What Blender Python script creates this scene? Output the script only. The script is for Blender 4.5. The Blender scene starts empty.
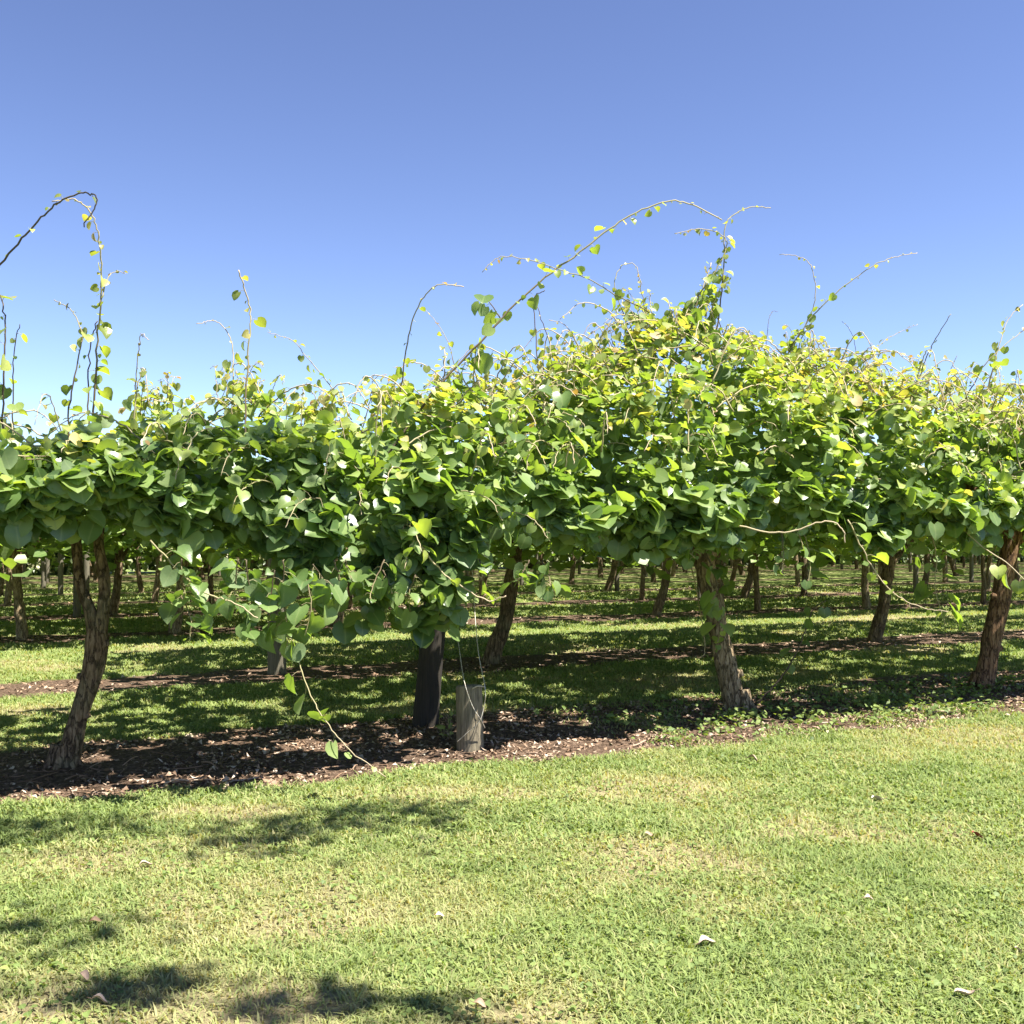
import bpy, math, random
import numpy as np

# ------------------------------------------------------------------ camera, sky, sun, exposure
F = 1080.0; HZ = 538.0; EYE = 1.6
SC = bpy.context.scene
COL = SC.collection
cam_d = bpy.data.cameras.new("camera"); cam = bpy.data.objects.new("camera", cam_d); COL.objects.link(cam)
cam_d.sensor_width = 36.0; cam_d.lens = 36.0 * F / 1024.0; cam_d.shift_y = (HZ - 512.0) / 1024.0
cam_d.clip_start = 0.05; cam_d.clip_end = 3000.0
cam.location = (0, 0, EYE); cam.rotation_euler = (math.radians(90), 0, 0)
SC.camera = cam

SUN_EL = math.radians(62.0)
_sx, _sy = 0.91, -0.42
_n = math.hypot(_sx, _sy); _sx /= _n; _sy /= _n
SUN = np.array([_sx * math.cos(SUN_EL), _sy * math.cos(SUN_EL), math.sin(SUN_EL)])
world = bpy.data.worlds.new("World"); SC.world = world; world.use_nodes = True
wn = world.node_tree.nodes; wl = world.node_tree.links
sky = wn.new("ShaderNodeTexSky"); sky.sky_type = 'NISHITA'; sky.sun_disc = False
sky.sun_elevation = SUN_EL; sky.sun_rotation = math.atan2(_sx, _sy)
sky.altitude = 1500; sky.air_density = 1.0; sky.dust_density = 0.1; sky.ozone_density = 3.0
hsv = wn.new("ShaderNodeHueSaturation")
hsv.inputs['Hue'].default_value = 0.510; hsv.inputs['Saturation'].default_value = 0.88; hsv.inputs['Value'].default_value = 1.0
wl.new(sky.outputs[0], hsv.inputs['Color'])
gam = wn.new("ShaderNodeGamma"); gam.inputs['Gamma'].default_value = 1.32; wl.new(hsv.outputs[0], gam.inputs['Color'])
wl.new(gam.outputs[0], wn["Background"].inputs[0]); wn["Background"].inputs[1].default_value = 0.039

sun_d = bpy.data.lights.new("sun", 'SUN'); sun_d.energy = 5.0; sun_d.angle = math.radians(0.55); sun_d.color = (1.0, 0.95, 0.86)
sun_o = bpy.data.objects.new("sun", sun_d); COL.objects.link(sun_o)
sun_o.rotation_euler = (math.radians(90) - SUN_EL, 0, math.atan2(_sx, -_sy))
SC.view_settings.view_transform = 'Standard'; SC.view_settings.look = 'None'
SC.view_settings.exposure = 1.78; SC.view_settings.gamma = 1.0
SC.cycles.max_bounces = 8; SC.cycles.transparent_max_bounces = 8; SC.cycles.transmission_bounces = 6

# ------------------------------------------------------------------ helpers
R = np.random.default_rng(11)
random.seed(5)
SL = 0.477
ANG = math.atan(SL); CA, SA = math.cos(ANG), math.sin(ANG)
ES = np.array([CA, SA, 0.0]); ET = np.array([SA, -CA, 0.0]); UP = np.array([0, 0, 1.0])
ROW0 = np.array([0.0, 9.2, 0.0])
ROWY = [9.2, 13.95, 20.9, 26.2, 31.4, 36.6, 41.8, 47.0, 52.2]
ROWT = [-(y - 9.2) * CA for y in ROWY]

def P(x, y, Y):
    return np.array([(x - 512.0) / F * Y, Y, EYE + (HZ - y) / F * Y])
def G(x, y):
    Y = F * EYE / (y - HZ); return np.array([(x - 512.0) / F * Y, Y, 0.0])
def to_st(X, Y):
    dx, dy = X, Y - 9.2
    return dx * CA + dy * SA, dx * SA - dy * CA
def from_st(s, t, z=0.0):
    return ROW0 + ES * s + ET * t + UP * z
def row_s(x, k=0):
    """station along row k that appears at picture column x"""
    u = (x - 512.0) / F; Y = ROWY[k] / (1 - SL * u)
    return to_st(u * Y, Y)[0]
def row_Y(x, k=0):
    return ROWY[k] / (1 - SL * (x - 512.0) / F)

def _hash(ix, iy, iz, seed):
    h = (ix.astype(np.int64) * 374761393 + iy.astype(np.int64) * 668265263 + iz.astype(np.int64) * 2147483647 + seed * 974634777) & 0xFFFFFFFF
    h = ((h ^ (h >> 13)) * 1274126177) & 0xFFFFFFFF
    h = (h ^ (h >> 16)) & 0xFFFFFFFF
    return h / 4294967295.0
def noise(x, y, z=0.0, seed=0):
    x, y, z = np.broadcast_arrays(np.asarray(x, float), np.asarray(y, float), np.asarray(z, float))
    ix, iy, iz = np.floor(x), np.floor(y), np.floor(z)
    fx, fy, fz = x - ix, y - iy, z - iz
    fx, fy, fz = [f * f * (3 - 2 * f) for f in (fx, fy, fz)]
    o = 0
    for a in (0, 1):
        for b in (0, 1):
            for c in (0, 1):
                w = (fx if a else 1 - fx) * (fy if b else 1 - fy) * (fz if c else 1 - fz)
                o = o + w * _hash(ix + a, iy + b, iz + c, seed)
    return o
def fbm(x, y, z=0.0, seed=0, oct=3):
    o = 0; a = 0.5; tot = 0
    for i in range(oct):
        o = o + a * noise(np.asarray(x) * 2 ** i, np.asarray(y) * 2 ** i, np.asarray(z) * 2 ** i, seed + i); tot += a; a *= 0.5
    return o / tot

def norm(v):
    return v / np.maximum(np.linalg.norm(v, axis=-1, keepdims=True), 1e-9)

class MB:
    def __init__(self):
        self.v = []; self.f = []; self.m = []; self.c = []; self.n = 0
    def add(self, v, faces, mat=0, col=None):
        v = np.asarray(v, float).reshape(-1, 3)
        if col is None: col = np.zeros((len(v), 3))
        col = np.broadcast_to(np.asarray(col, float), (len(v), 3))
        self.v.append(v); self.c.append(col)
        for fa in faces:
            fa = np.asarray(fa, dtype=np.int64)
            if len(fa): self.f.append(fa + self.n); self.m.append(np.full(len(fa), mat))
        self.n += len(v)
    def mesh(self, name, mats, smooth=True):
        me = bpy.data.meshes.new(name)
        V = np.concatenate(self.v); C = np.concatenate(self.c)
        me.vertices.add(len(V)); me.vertices.foreach_set("co", V.astype(np.float32).ravel())
        tot = np.concatenate([np.full(len(f), f.shape[1]) for f in self.f])
        loops = np.concatenate([f.ravel() for f in self.f])
        start = np.concatenate([[0], np.cumsum(tot)[:-1]])
        me.loops.add(len(loops)); me.loops.foreach_set("vertex_index", loops.astype(np.int32))
        me.polygons.add(len(tot)); me.polygons.foreach_set("loop_start", start.astype(np.int32))
        me.polygons.foreach_set("material_index", np.concatenate(self.m).astype(np.int32))
        me.polygons.foreach_set("use_smooth", np.full(len(tot), smooth))
        at = me.attributes.new("tint", 'FLOAT_COLOR', 'POINT')
        at.data.foreach_set("color", np.concatenate([C, np.ones((len(C), 1))], 1).astype(np.float32).ravel())
        for m in mats: me.materials.append(m)
        me.update(calc_edges=True); me.validate()
        return me
    def obj(self, name, mats, parent=None, smooth=True, loc=None):
        if loc is not None:
            self.v = [v - np.asarray(loc) for v in self.v]
        o = bpy.data.objects.new(name, self.mesh(name, mats, smooth)); COL.objects.link(o)
        if parent is not None: o.parent = parent
        elif loc is not None: o.location = loc
        return o

def tag(o, label=None, cat=None, group=None, kind=None):
    if label: o["label"] = label
    if cat: o["category"] = cat
    if group: o["group"] = group
    if kind: o["kind"] = kind
    return o
def empty(name, loc=(0, 0, 0)):
    o = bpy.data.objects.new(name, None); COL.objects.link(o); o.location = loc; o.empty_display_size = 0.2
    return o

def smooth_path(pts, n=6):
    pts = np.asarray(pts, float)
    if len(pts) < 3:
        t = np.linspace(0, 1, n + 1)[:, None]; return pts[0] * (1 - t) + pts[-1] * t
    out = []
    p = np.vstack([2 * pts[0] - pts[1], pts, 2 * pts[-1] - pts[-2]])
    for i in range(1, len(p) - 2):
        for k in range(n):
            t = k / n
            out.append(0.5 * ((2 * p[i]) + (-p[i - 1] + p[i + 1]) * t + (2 * p[i - 1] - 5 * p[i] + 4 * p[i + 1] - p[i + 2]) * t * t + (-p[i - 1] + 3 * p[i] - 3 * p[i + 1] + p[i + 2]) * t ** 3))
    out.append(pts[-1])
    return np.array(out)

def tube(mb, path, rad, seg=6, mat=0, col=(0, 0, 0), rough=0.0, rscale=6.0, seed=0, cap=True):
    path = np.asarray(path, float); n = len(path)
    rad = np.broadcast_to(np.asarray(rad, float), (n,))
    tan = norm(np.gradient(path, axis=0))
    ref = np.array([0.31, 0.95, 0.05]); 
    a = norm(np.cross(tan, ref)); b = np.cross(tan, a)
    th = np.linspace(0, 2 * math.pi, seg, endpoint=False)
    rr = rad[:, None] * np.ones(seg)[None, :]
    ring = np.cos(th)[None, :, None] * a[:, None, :] + np.sin(th)[None, :, None] * b[:, None, :]
    if rough > 0:
        d = path[:, None, :] + ring * rad[:, None, None]
        zs = np.cumsum(np.r_[0, np.linalg.norm(np.diff(path, axis=0), axis=1)])[:, None]
        nn = fbm(np.cos(th)[None, :] * 2.6 + seed * 7.1, np.sin(th)[None, :] * 2.6, zs * rscale * 0.5, seed, 4) - 0.5
        n2 = noise(np.cos(th)[None, :] * 7 + seed, np.sin(th)[None, :] * 7, zs * rscale * 0.8, seed + 9) - 0.5
        rr = rr * (1 + rough * (1.5 * nn + 0.45 * n2))
    v = path[:, None, :] + ring * rr[:, :, None]
    i = np.arange(n - 1)[:, None] * seg; j = np.arange(seg)[None, :]; j2 = (j + 1) % seg
    q = np.stack([i + j, i + j2, i + seg + j2, i + seg + j], -1).reshape(-1, 4)
    vv = v.reshape(-1, 3); fs = [q]
    if cap:
        vv = np.vstack([vv, path[0], path[-1]]); c0, c1 = n * seg, n * seg + 1
        j = np.arange(seg); j2 = (j + 1) % seg
        fs.append(np.stack([np.full(seg, c0), j2, j], -1)); fs.append(np.stack([np.full(seg, c1), (n - 1) * seg + j, (n - 1) * seg + j2], -1))
    mb.add(vv, fs, mat, col)

def shaft(x, y, z, seed, thr=0.70, freq=8.0):
    """True where a leaf stands in one of the small gaps that let the sun through the foliage"""
    gx = x - SUN[0] / SUN[2] * z; gy = y - SUN[1] / SUN[2] * z
    o = noise(gx * freq, gy * freq, 0, seed) * 0.72 + noise(gx * 1.1, gy * 1.1, 0, seed + 3) * 0.38 > thr
    for (px, py, zs, rr) in ((471, 752, (.08, .2, .32, .44), .085), (736, 712, (.15, .35, .55, .75, 1.0), .10), (982, 690, (.6, .8, 1.0), .09), (66, 768, (.35, .5), .06)):
        q = G(px, py)
        for zz in zs:
            o = o | (np.hypot(gx - (q[0] + .07 - SUN[0] / SUN[2] * zz), gy - (q[1] - .05 - SUN[1] / SUN[2] * zz)) < rr)
    return o

# leaf templates: heart shaped, folded on the midrib; x across, y towards the tip
LT = np.array([(0, .10, 0), (0, .38, -.02), (0, .70, -.05), (0, .98, -.15),
               (-.22, -.07, .03), (-.46, .10, .07), (-.55, .42, .08), (-.42, .72, .02), (-.17, .90, -.08),
               (.22, -.07, .03), (.46, .10, .07), (.55, .42, .08), (.42, .72, .02), (.17, .90, -.08)], float)
LQ = np.array([(0, 1, 5, 4), (1, 2, 6, 5), (2, 8, 7, 6), (2, 3, 8, 8), (1, 0, 9, 10), (2, 1, 10, 11), (13, 2, 11, 12), (3, 2, 13, 13)])
LQ = [np.array([q for q in LQ if q[2] != q[3]]), np.array([q[:3] for q in LQ if q[2] == q[3]])]
LT2 = np.array([(0, .0, 0), (0, 1.0, -.1), (-.42, .12, .06), (-.48, .6, .05), (.42, .12, .06), (.48, .6, .05)], float)
LQ2 = np.array([(0, 1, 3, 2), (1, 0, 4, 5)])
# narrow leaf for the shade tree, litter and weeds
LT3 = np.array([(0, 0, 0), (0, .5, .03), (0, 1.0, -.08), (-.24, .45, .09), (.24, .45, .09)], float)
LQ3 = np.array([(0, 1, 3), (1, 2, 3), (1, 0, 4), (2, 1, 4)])

def leaves(mb, pos, nrm, tip, size, age, mat=0, tpl=(LT, LQ), curl=(0.3, 1.8), rnd=None, wid=(0.85, 1.12), rough=0.0, gaps=None):
    T, Q = tpl; n = len(pos); k = len(T)
    if n == 0: return
    pos = np.asarray(pos, float); nrm = norm(np.asarray(nrm, float)); tip = np.asarray(tip, float)
    if gaps is not None:
        kp = ~shaft(pos[:, 0], pos[:, 1], pos[:, 2], 61, gaps); n = int(kp.sum()); pos, nrm, tip = pos[kp], nrm[kp], tip[kp]
        size = np.broadcast_to(np.asarray(size, float), kp.shape)[kp]; age = np.broadcast_to(np.asarray(age, float), kp.shape)[kp]
    yv = norm(tip - (tip * nrm).sum(1, keepdims=True) * nrm)
    xv = np.cross(yv, nrm)
    c = R.uniform(curl[0], curl[1], n)[:, None]; w = R.uniform(wid[0], wid[1], n)[:, None]
    size = np.broadcast_to(np.asarray(size, float), (n,))[:, None]
    lx = T[None, :, 0] * w; ly = np.broadcast_to(T[None, :, 1], (n, k))
    lz = T[None, :, 2] * c + rough * (R.random((n, k)) - 0.5)
    # asymmetric twist
    lz = lz + lx * (R.uniform(-0.35, 0.35, n)[:, None]) * (ly - 0.3)
    v = pos[:, None, :] + (lx * size)[:, :, None] * xv[:, None, :] + (ly * size)[:, :, None] * yv[:, None, :] + (lz * size)[:, :, None] * nrm[:, None, :]
    f = [(q_[None, :, :] + (np.arange(n) * k)[:, None, None]).reshape(-1, q_.shape[1]) for q_ in (Q if isinstance(Q, list) else [Q])]
    if rnd is None: rnd = R.random(n)
    col = np.zeros((n, k, 3)); col[:, :, 0] = np.clip(age, 0, 1).reshape(-1, 1) if np.ndim(age) else age; col[:, :, 1] = np.asarray(rnd).reshape(-1, 1)
    ed = np.abs(T[:, 0]) / max(1e-6, np.abs(T[:, 0]).max()); col[:, :, 2] = ed[None, :]
    mb.add(v.reshape(-1, 3), f, mat, col.reshape(-1, 3))

# ------------------------------------------------------------------ materials
def mat(name):
    m = bpy.data.materials.new(name); m.use_nodes = True
    nt = m.node_tree; b = nt.nodes["Principled BSDF"]
    return m, nt, b
def ramp(nt, stops, fac=None, interp='LINEAR'):
    r = nt.nodes.new("ShaderNodeValToRGB"); r.color_ramp.interpolation = interp
    el = r.color_ramp.elements
    while len(el) > 1: el.remove(el[0])
    el[0].position = stops[0][0]; el[0].color = (*stops[0][1], 1)
    for p, c in stops[1:]:
        e = el.new(p); e.color = (*c, 1)
    if fac is not None: nt.links.new(fac, r.inputs[0])
    return r
def tex(nt, scale, detail=4, rough=0.6, vec=None, kind="ShaderNodeTexNoise"):
    t = nt.nodes.new(kind); t.inputs['Scale'].default_value = scale
    if kind == "ShaderNodeTexNoise":
        t.inputs['Detail'].default_value = detail; t.inputs['Roughness'].default_value = rough
    if vec is not None: nt.links.new(vec, t.inputs['Vector'])
    return t
def mix(nt, a, b, fac, mode='MIX'):
    m = nt.nodes.new("ShaderNodeMix"); m.data_type = 'RGBA'; m.blend_type = mode
    for s, v in ((m.inputs[0], fac), (m.inputs[6], a), (m.inputs[7], b)):
        if isinstance(v, (int, float)): s.default_value = v
        elif isinstance(v, tuple): s.default_value = (*v, 1)
        else: nt.links.new(v, s)
    return m.outputs[2]
def math_(nt, op, a, b=0.0):
    m = nt.nodes.new("ShaderNodeMath"); m.operation = op
    for s, v in ((m.inputs[0], a), (m.inputs[1], b)):
        if isinstance(v, (int, float)): s.default_value = v
        else: nt.links.new(v, s)
    return m.outputs[0]
def attr(nt):
    a = nt.nodes.new("ShaderNodeAttribute"); a.attribute_name = "tint"
    s = nt.nodes.new("ShaderNodeSeparateColor"); nt.links.new(a.outputs['Color'], s.inputs[0])
    return a, s
def bump(nt, b, h, strength=0.5, dist=0.02):
    n = nt.nodes.new("ShaderNodeBump"); n.inputs['Strength'].default_value = strength; n.inputs['Distance'].default_value = dist
    nt.links.new(h, n.inputs['Height']); nt.links.new(n.outputs[0], b.inputs['Normal']); return n

def foliage_mat(name, stops, trans=0.35, rough=0.42, spec=0.5, under=(0.16, 0.22, 0.10), tcol=1.6):
    m, nt, b = mat(name)
    a, s = attr(nt)
    r = ramp(nt, stops, s.outputs[0])
    hs = nt.nodes.new("ShaderNodeHueSaturation")
    v = math_(nt, 'MULTIPLY_ADD', s.outputs[1], 0.7); nt.nodes[-1].inputs[2].default_value = 0.65
    nt.links.new(v, hs.inputs['Value'])
    h = math_(nt, 'MULTIPLY_ADD', s.outputs[1], -0.03); nt.nodes[-1].inputs[2].default_value = 0.515
    nt.links.new(h, hs.inputs['Hue'])
    nt.links.new(r.outputs[0], hs.inputs['Color'])
    geo = nt.nodes.new("ShaderNodeNewGeometry")
    # midrib and side veins: a little paler along the centre
    rib = ramp(nt, [(0.0, (1, 1, 1)), (0.09, (0.15, 0.15, 0.15)), (0.2, (0, 0, 0))], s.outputs[2])
    c1 = mix(nt, hs.outputs[0], (0.30, 0.36, 0.16), math_(nt, 'MULTIPLY', rib.outputs[0], 0.45))
    n = tex(nt, 35.0, 3); c1 = mix(nt, c1, mix(nt, c1, (0.75, 0.75, 0.7), 1.0, 'MULTIPLY'), n.outputs[0])
    cb = mix(nt, c1, under, math_(nt, 'MULTIPLY', geo.outputs['Backfacing'], 0.55))
    nt.links.new(cb, b.inputs['Base Color'])
    b.inputs['Roughness'].default_value = rough; b.inputs['Specular IOR Level'].default_value = spec
    rr = math_(nt, 'MULTIPLY_ADD', s.outputs[1], 0.25); nt.nodes[-1].inputs[2].default_value = rough - 0.1
    rr2 = math_(nt, 'MULTIPLY_ADD', geo.outputs['Backfacing'], 0.35); nt.links.new(rr, nt.nodes[-1].inputs[2])
    nt.links.new(rr2, b.inputs['Roughness'])
    bump(nt, b, n.outputs[0], 0.35, 0.006)
    t = nt.nodes.new("ShaderNodeBsdfTranslucent")
    tc = mix(nt, c1, (tcol, tcol * 1.05, 0.45), 1.0, 'MULTIPLY'); nt.links.new(tc, t.inputs['Color'])
    ms = nt.nodes.new("ShaderNodeMixShader"); ms.inputs[0].default_value = trans
    nt.links.new(b.outputs[0], ms.inputs[1]); nt.links.new(t.outputs[0], ms.inputs[2])
    nt.links.new(ms.outputs[0], nt.nodes["Material Output"].inputs[0])
    return m

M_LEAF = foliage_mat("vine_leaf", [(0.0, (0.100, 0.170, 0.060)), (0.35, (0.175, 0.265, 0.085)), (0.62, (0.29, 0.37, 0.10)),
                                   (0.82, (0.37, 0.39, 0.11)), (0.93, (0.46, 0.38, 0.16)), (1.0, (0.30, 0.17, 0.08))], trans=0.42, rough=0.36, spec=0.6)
M_GRASS = foliage_mat("grass_blade", [(0.0, (0.10, 0.165, 0.045)), (0.4, (0.22, 0.29, 0.085)), (0.7, (0.34, 0.36, 0.15)),
                                      (0.88, (0.42, 0.37, 0.18)), (1.0, (0.52, 0.43, 0.26))], trans=0.30, rough=0.55, spec=0.25, under=(0.2, 0.26, 0.09), tcol=1.25)
M_TREE = foliage_mat("tree_leaf", [(0.0, (0.05, 0.09, 0.03)), (1.0, (0.12, 0.17, 0.05))], trans=0.2)
M_HEDGE = foliage_mat("hedge_leaf", [(0.0, (0.06, 0.10, 0.035)), (0.5, (0.17, 0.21, 0.08)), (1.0, (0.34, 0.31, 0.20))], trans=0.25)

def cane_mat():
    m, nt, b = mat("cane_bark"); a, s = attr(nt)
    r = ramp(nt, [(0, (0.045, 0.032, 0.022)), (0.4, (0.13, 0.095, 0.05)), (0.7, (0.30, 0.27, 0.13)), (1, (0.45, 0.36, 0.24))], s.outputs[0])
    n = tex(nt, 60.0); c = mix(nt, r.outputs[0], (0.7, 0.65, 0.6), math_(nt, 'MULTIPLY', n.outputs[0], 0.5), 'MULTIPLY')
    nt.links.new(c, b.inputs['Base Color']); b.inputs['Roughness'].default_value = 0.75; bump(nt, b, n.outputs[0], 0.5, 0.003)
    return m
M_CANE = cane_mat()

def bark_mat(name, dark, mid, light, moss=0.25):
    m, nt, b = mat(name)
    tc = nt.nodes.new("ShaderNodeTexCoord"); mp = nt.nodes.new("ShaderNodeMapping")
    mp.inputs['Scale'].default_value = (1, 1, 0.22); nt.links.new(tc.outputs['Object'], mp.inputs[0])
    n1 = tex(nt, 38.0, 7, 0.68, mp.outputs[0]); n2 = tex(nt, 5.0, 4, 0.6, tc.outputs['Object'])
    v = nt.nodes.new("ShaderNodeTexVoronoi"); v.feature = 'DISTANCE_TO_EDGE'; v.inputs['Scale'].default_value = 26.0
    wv = mix(nt, mp.outputs[0], n1.outputs[1], 0.06); nt.links.new(wv, v.inputs['Vector'])
    r = ramp(nt, [(0.30, dark), (0.5, mid), (0.72, light)], n1.outputs[0])
    crack = ramp(nt, [(0.0, (0, 0, 0)), (0.09, (1, 1, 1))], v.outputs[0])
    c = mix(nt, dark, r.outputs[0], crack.outputs[0])
    patch = ramp(nt, [(0.48, (0, 0, 0)), (0.62, (1, 1, 1))], n2.outputs[0])
    c = mix(nt, c, (0.17, 0.19, 0.10), math_(nt, 'MULTIPLY', patch.outputs[0], moss))
    nt.links.new(c, b.inputs['Base Color']); b.inputs['Roughness'].default_value = 0.9; b.inputs['Specular IOR Level'].default_value = 0.2
    h = math_(nt, 'ADD', math_(nt, 'MULTIPLY', crack.outputs[0], 0.6), n1.outputs[0])
    bump(nt, b, h, 0.9, 0.018)
    return m
M_BARK = bark_mat("vine_bark", (0.055, 0.035, 0.022), (0.17, 0.115, 0.070), (0.34, 0.25, 0.16))
M_BARK_PALE = bark_mat("vine_bark_pale", (0.09, 0.06, 0.035), (0.27, 0.20, 0.12), (0.46, 0.37, 0.25), 0.1)
M_BARK_RED = bark_mat("vine_bark_brown", (0.06, 0.032, 0.018), (0.19, 0.11, 0.06), (0.31, 0.20, 0.11), 0.12)

def wood_mat(name, dark, light):
    m, nt, b = mat(name)
    tc = nt.nodes.new("ShaderNodeTexCoord"); mp = nt.nodes.new("ShaderNodeMapping")
    mp.inputs['Scale'].default_value = (1, 1, 0.05); nt.links.new(tc.outputs['Object'], mp.inputs[0])
    n = tex(nt, 60.0, 6, 0.7, mp.outputs[0]); n2 = tex(nt, 7.0, 3, 0.6, tc.outputs['Object'])
    r = ramp(nt, [(0.32, dark), (0.66, light)], n.outputs[0])
    c = mix(nt, r.outputs[0], (0.55, 0.6, 0.5), math_(nt, 'MULTIPLY', n2.outputs[0], 0.8), 'MULTIPLY')
    nt.links.new(c, b.inputs['Base Color']); b.inputs['Roughness'].default_value = 0.88
    bump(nt, b, n.outputs[0], 0.8, 0.01)
    return m
M_POST_DARK = wood_mat("dark_post_wood", (0.008, 0.006, 0.004), (0.040, 0.029, 0.019))
M_POST = wood_mat("post_wood", (0.07, 0.06, 0.045), (0.22, 0.19, 0.14))
M_STUMP = wood_mat("stump_wood", (0.06, 0.05, 0.035), (0.33, 0.27, 0.19))
m, nt, b = mat("wire_metal"); b.inputs['Base Color'].default_value = (0.5, 0.48, 0.42, 1); b.inputs['Metallic'].default_value = 0.6; b.inputs['Roughness'].default_value = 0.5
nz = tex(nt, 90.0); rr_ = ramp(nt, [(0.35, (0.30, 0.22, 0.15)), (0.6, (0.6, 0.58, 0.5))], nz.outputs[0]); nt.links.new(rr_.outputs[0], b.inputs['Base Color'])
M_WIRE = m

def litter_mat(name, stops, rough=0.7):
    m, nt, b = mat(name); a, s = attr(nt); r = ramp(nt, stops, s.outputs[0])
    n = tex(nt, 45.0); c = mix(nt, r.outputs[0], (0.6, 0.55, 0.5), math_(nt, 'MULTIPLY', n.outputs[0], 0.6), 'MULTIPLY')
    nt.links.new(c, b.inputs['Base Color']); b.inputs['Roughness'].default_value = rough
    return m
M_LITTER = litter_mat("dry_leaf", [(0, (0.07, 0.04, 0.022)), (0.35, (0.17, 0.10, 0.055)), (0.7, (0.36, 0.24, 0.16)), (1.0, (0.52, 0.43, 0.34))])
M_RED = litter_mat("red_leaf", [(0, (0.22, 0.035, 0.02)), (1, (0.25, 0.05, 0.03))])

# ground: soil, turf and mulch from the same mask that plants the grass
def mulch_mask(s, t):
    """1 inside a mulched planting strip, 0 in the mown turf"""
    o = 0.0
    w = (fbm(s * 0.9, t * 0.9, 0, 31, 3) - 0.5)
    w2 = (noise(s * 4.0, t * 4.0, 0, 37) - 0.5)
    for k, tk in enumerate(ROWT):
        if k == 0:
            f = np.interp(s, [-6, -3.6, -1.8, -0.6, 0.3, 1.2, 3.5, 5.0, 6.2, 9], [1.0, 1.22, 1.35, 1.5, 1.50, 1.45, 1.35, 1.25, 1.45, 1.4])
            a = (f - (t - tk)) ; bk = (t - tk) + np.interp(s, [-4, -1, 1, 4, 6], [0.65, 0.6, 0.55, 0.75, 0.95])
        else:
            a = 0.75 - (t - tk); bk = (t - tk) + 0.62
        d = np.minimum(a, bk) + w * 0.55 + w2 * 0.22
        o = np.maximum(o, np.clip(d / 0.16 + 0.5, 0, 1))
    return o
def dry_mask(x, y):
    a = fbm(x * 0.8 + 3.3, y * 1.1, 0, 55, 4)
    o = np.clip((a - 0.55) / 0.22, 0, 1)
    for (px, py, rx, ry) in ((290, 905, 0.85, 0.55), (35, 1000, 0.45, 0.3), (650, 790, 0.8, 0.5), (120, 860, 0.7, 0.35), (980, 735, 1.2, 0.7), (440, 795, 0.8, 0.25), (230, 812, .5, .25), (850, 830, 1.0, 0.4)):
        g = G(px, py); d = ((x - g[0]) / rx) ** 2 + ((y - g[1]) / ry) ** 2
        o = np.maximum(o, np.clip(1.3 - d, 0, 1) * 0.85 * (0.5 + noise(x * 5, y * 5, 0, 8)))
    return np.clip(o, 0, 1)
def ground_z(X, Y):
    fade = np.clip(1 - (np.hypot(X, Y) - 15) / 25, 0, 1)
    s, t = to_st(X, Y)
    mound = 0.05 * np.exp(-((t + 0.0) / 0.8) ** 2)
    return (0.05 * (fbm(X * 0.7, Y * 0.7, 0, 3, 2) - 0.5) + 0.012 * (noise(X * 5, Y * 5, 0, 4) - 0.5) + mound * 0.6) * fade

def geo_axis(a, b, step, lo, hi, g=1.22):
    c = list(np.arange(a, b + 1e-6, step)); d = step
    v = c[0]; left = []
    while v > lo: d *= g; v -= d; left.append(v)
    v = c[-1]; d = step; right = []
    while v < hi: d *= g; v += d; right.append(v)
    return np.array(left[::-1] + c + right)
gs = geo_axis(-14, 20, 0.14, -900, 900); gt = geo_axis(-16, 7.0, 0.075, -900, 300, 1.12)
S_, T_ = np.meshgrid(gs, gt, indexing='ij')
GX = S_ * CA + T_ * SA; GY = 9.2 + S_ * SA - T_ * CA
gv = np.stack([GX, GY, ground_z(GX, GY)], -1).reshape(-1, 3)
ns_, nt_ = S_.shape; ii = np.arange(ns_ - 1)[:, None] * nt_ + np.arange(nt_ - 1)[None, :]
gq = np.stack([ii, ii + 1, ii + nt_ + 1, ii + nt_], -1).reshape(-1, 4)[:, ::-1]
mm = mulch_mask(S_, T_); dd = dry_mask(GX, GY)
gc = np.stack([mm.ravel(), dd.ravel(), 0 * mm.ravel()], -1)
m, nt, b = mat("orchard_ground"); a, s = attr(nt)
tc = nt.nodes.new("ShaderNodeTexCoord"); ov = tc.outputs['Object']
n1 = tex(nt, 1.2, 5, 0.6, ov); n2 = tex(nt, 28.0, 5, 0.75, ov); n3 = tex(nt, 9.0, 4, 0.7, ov)
turf = ramp(nt, [(0.3, (0.085, 0.105, 0.030)), (0.5, (0.17, 0.20, 0.060)), (0.72, (0.30, 0.29, 0.12))], n2.outputs[0])
dry = ramp(nt, [(0.3, (0.17, 0.115, 0.07)), (0.7, (0.42, 0.32, 0.21))], n2.outputs[0])
soil = ramp(nt, [(0.3, (0.030, 0.019, 0.012)), (0.48, (0.085, 0.055, 0.036)), (0.60, (0.17, 0.115, 0.08)), (0.72, (0.32, 0.25, 0.19))], n2.outputs[0])
tf = mix(nt, turf.outputs[0], dry.outputs[0], math_(nt, 'MULTIPLY', s.outputs[1], 0.9))
tf = mix(nt, tf, (0.80, 1.0, 0.75), n1.outputs[0], 'MULTIPLY')
cc = mix(nt, tf, soil.outputs[0], s.outputs[0])
nt.links.new(cc, b.inputs['Base Color']); b.inputs['Roughness'].default_value = 0.95; b.inputs['Specular IOR Level'].default_value = 0.15
bump(nt, b, math_(nt, 'ADD', n2.outputs[0], n3.outputs[0]), 1.0, 0.03)
M_GROUND = m
mb = MB(); mb.add(gv, [gq], 0, gc); tag(mb.obj("ground", [M_GROUND]), kind="structure")

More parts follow.
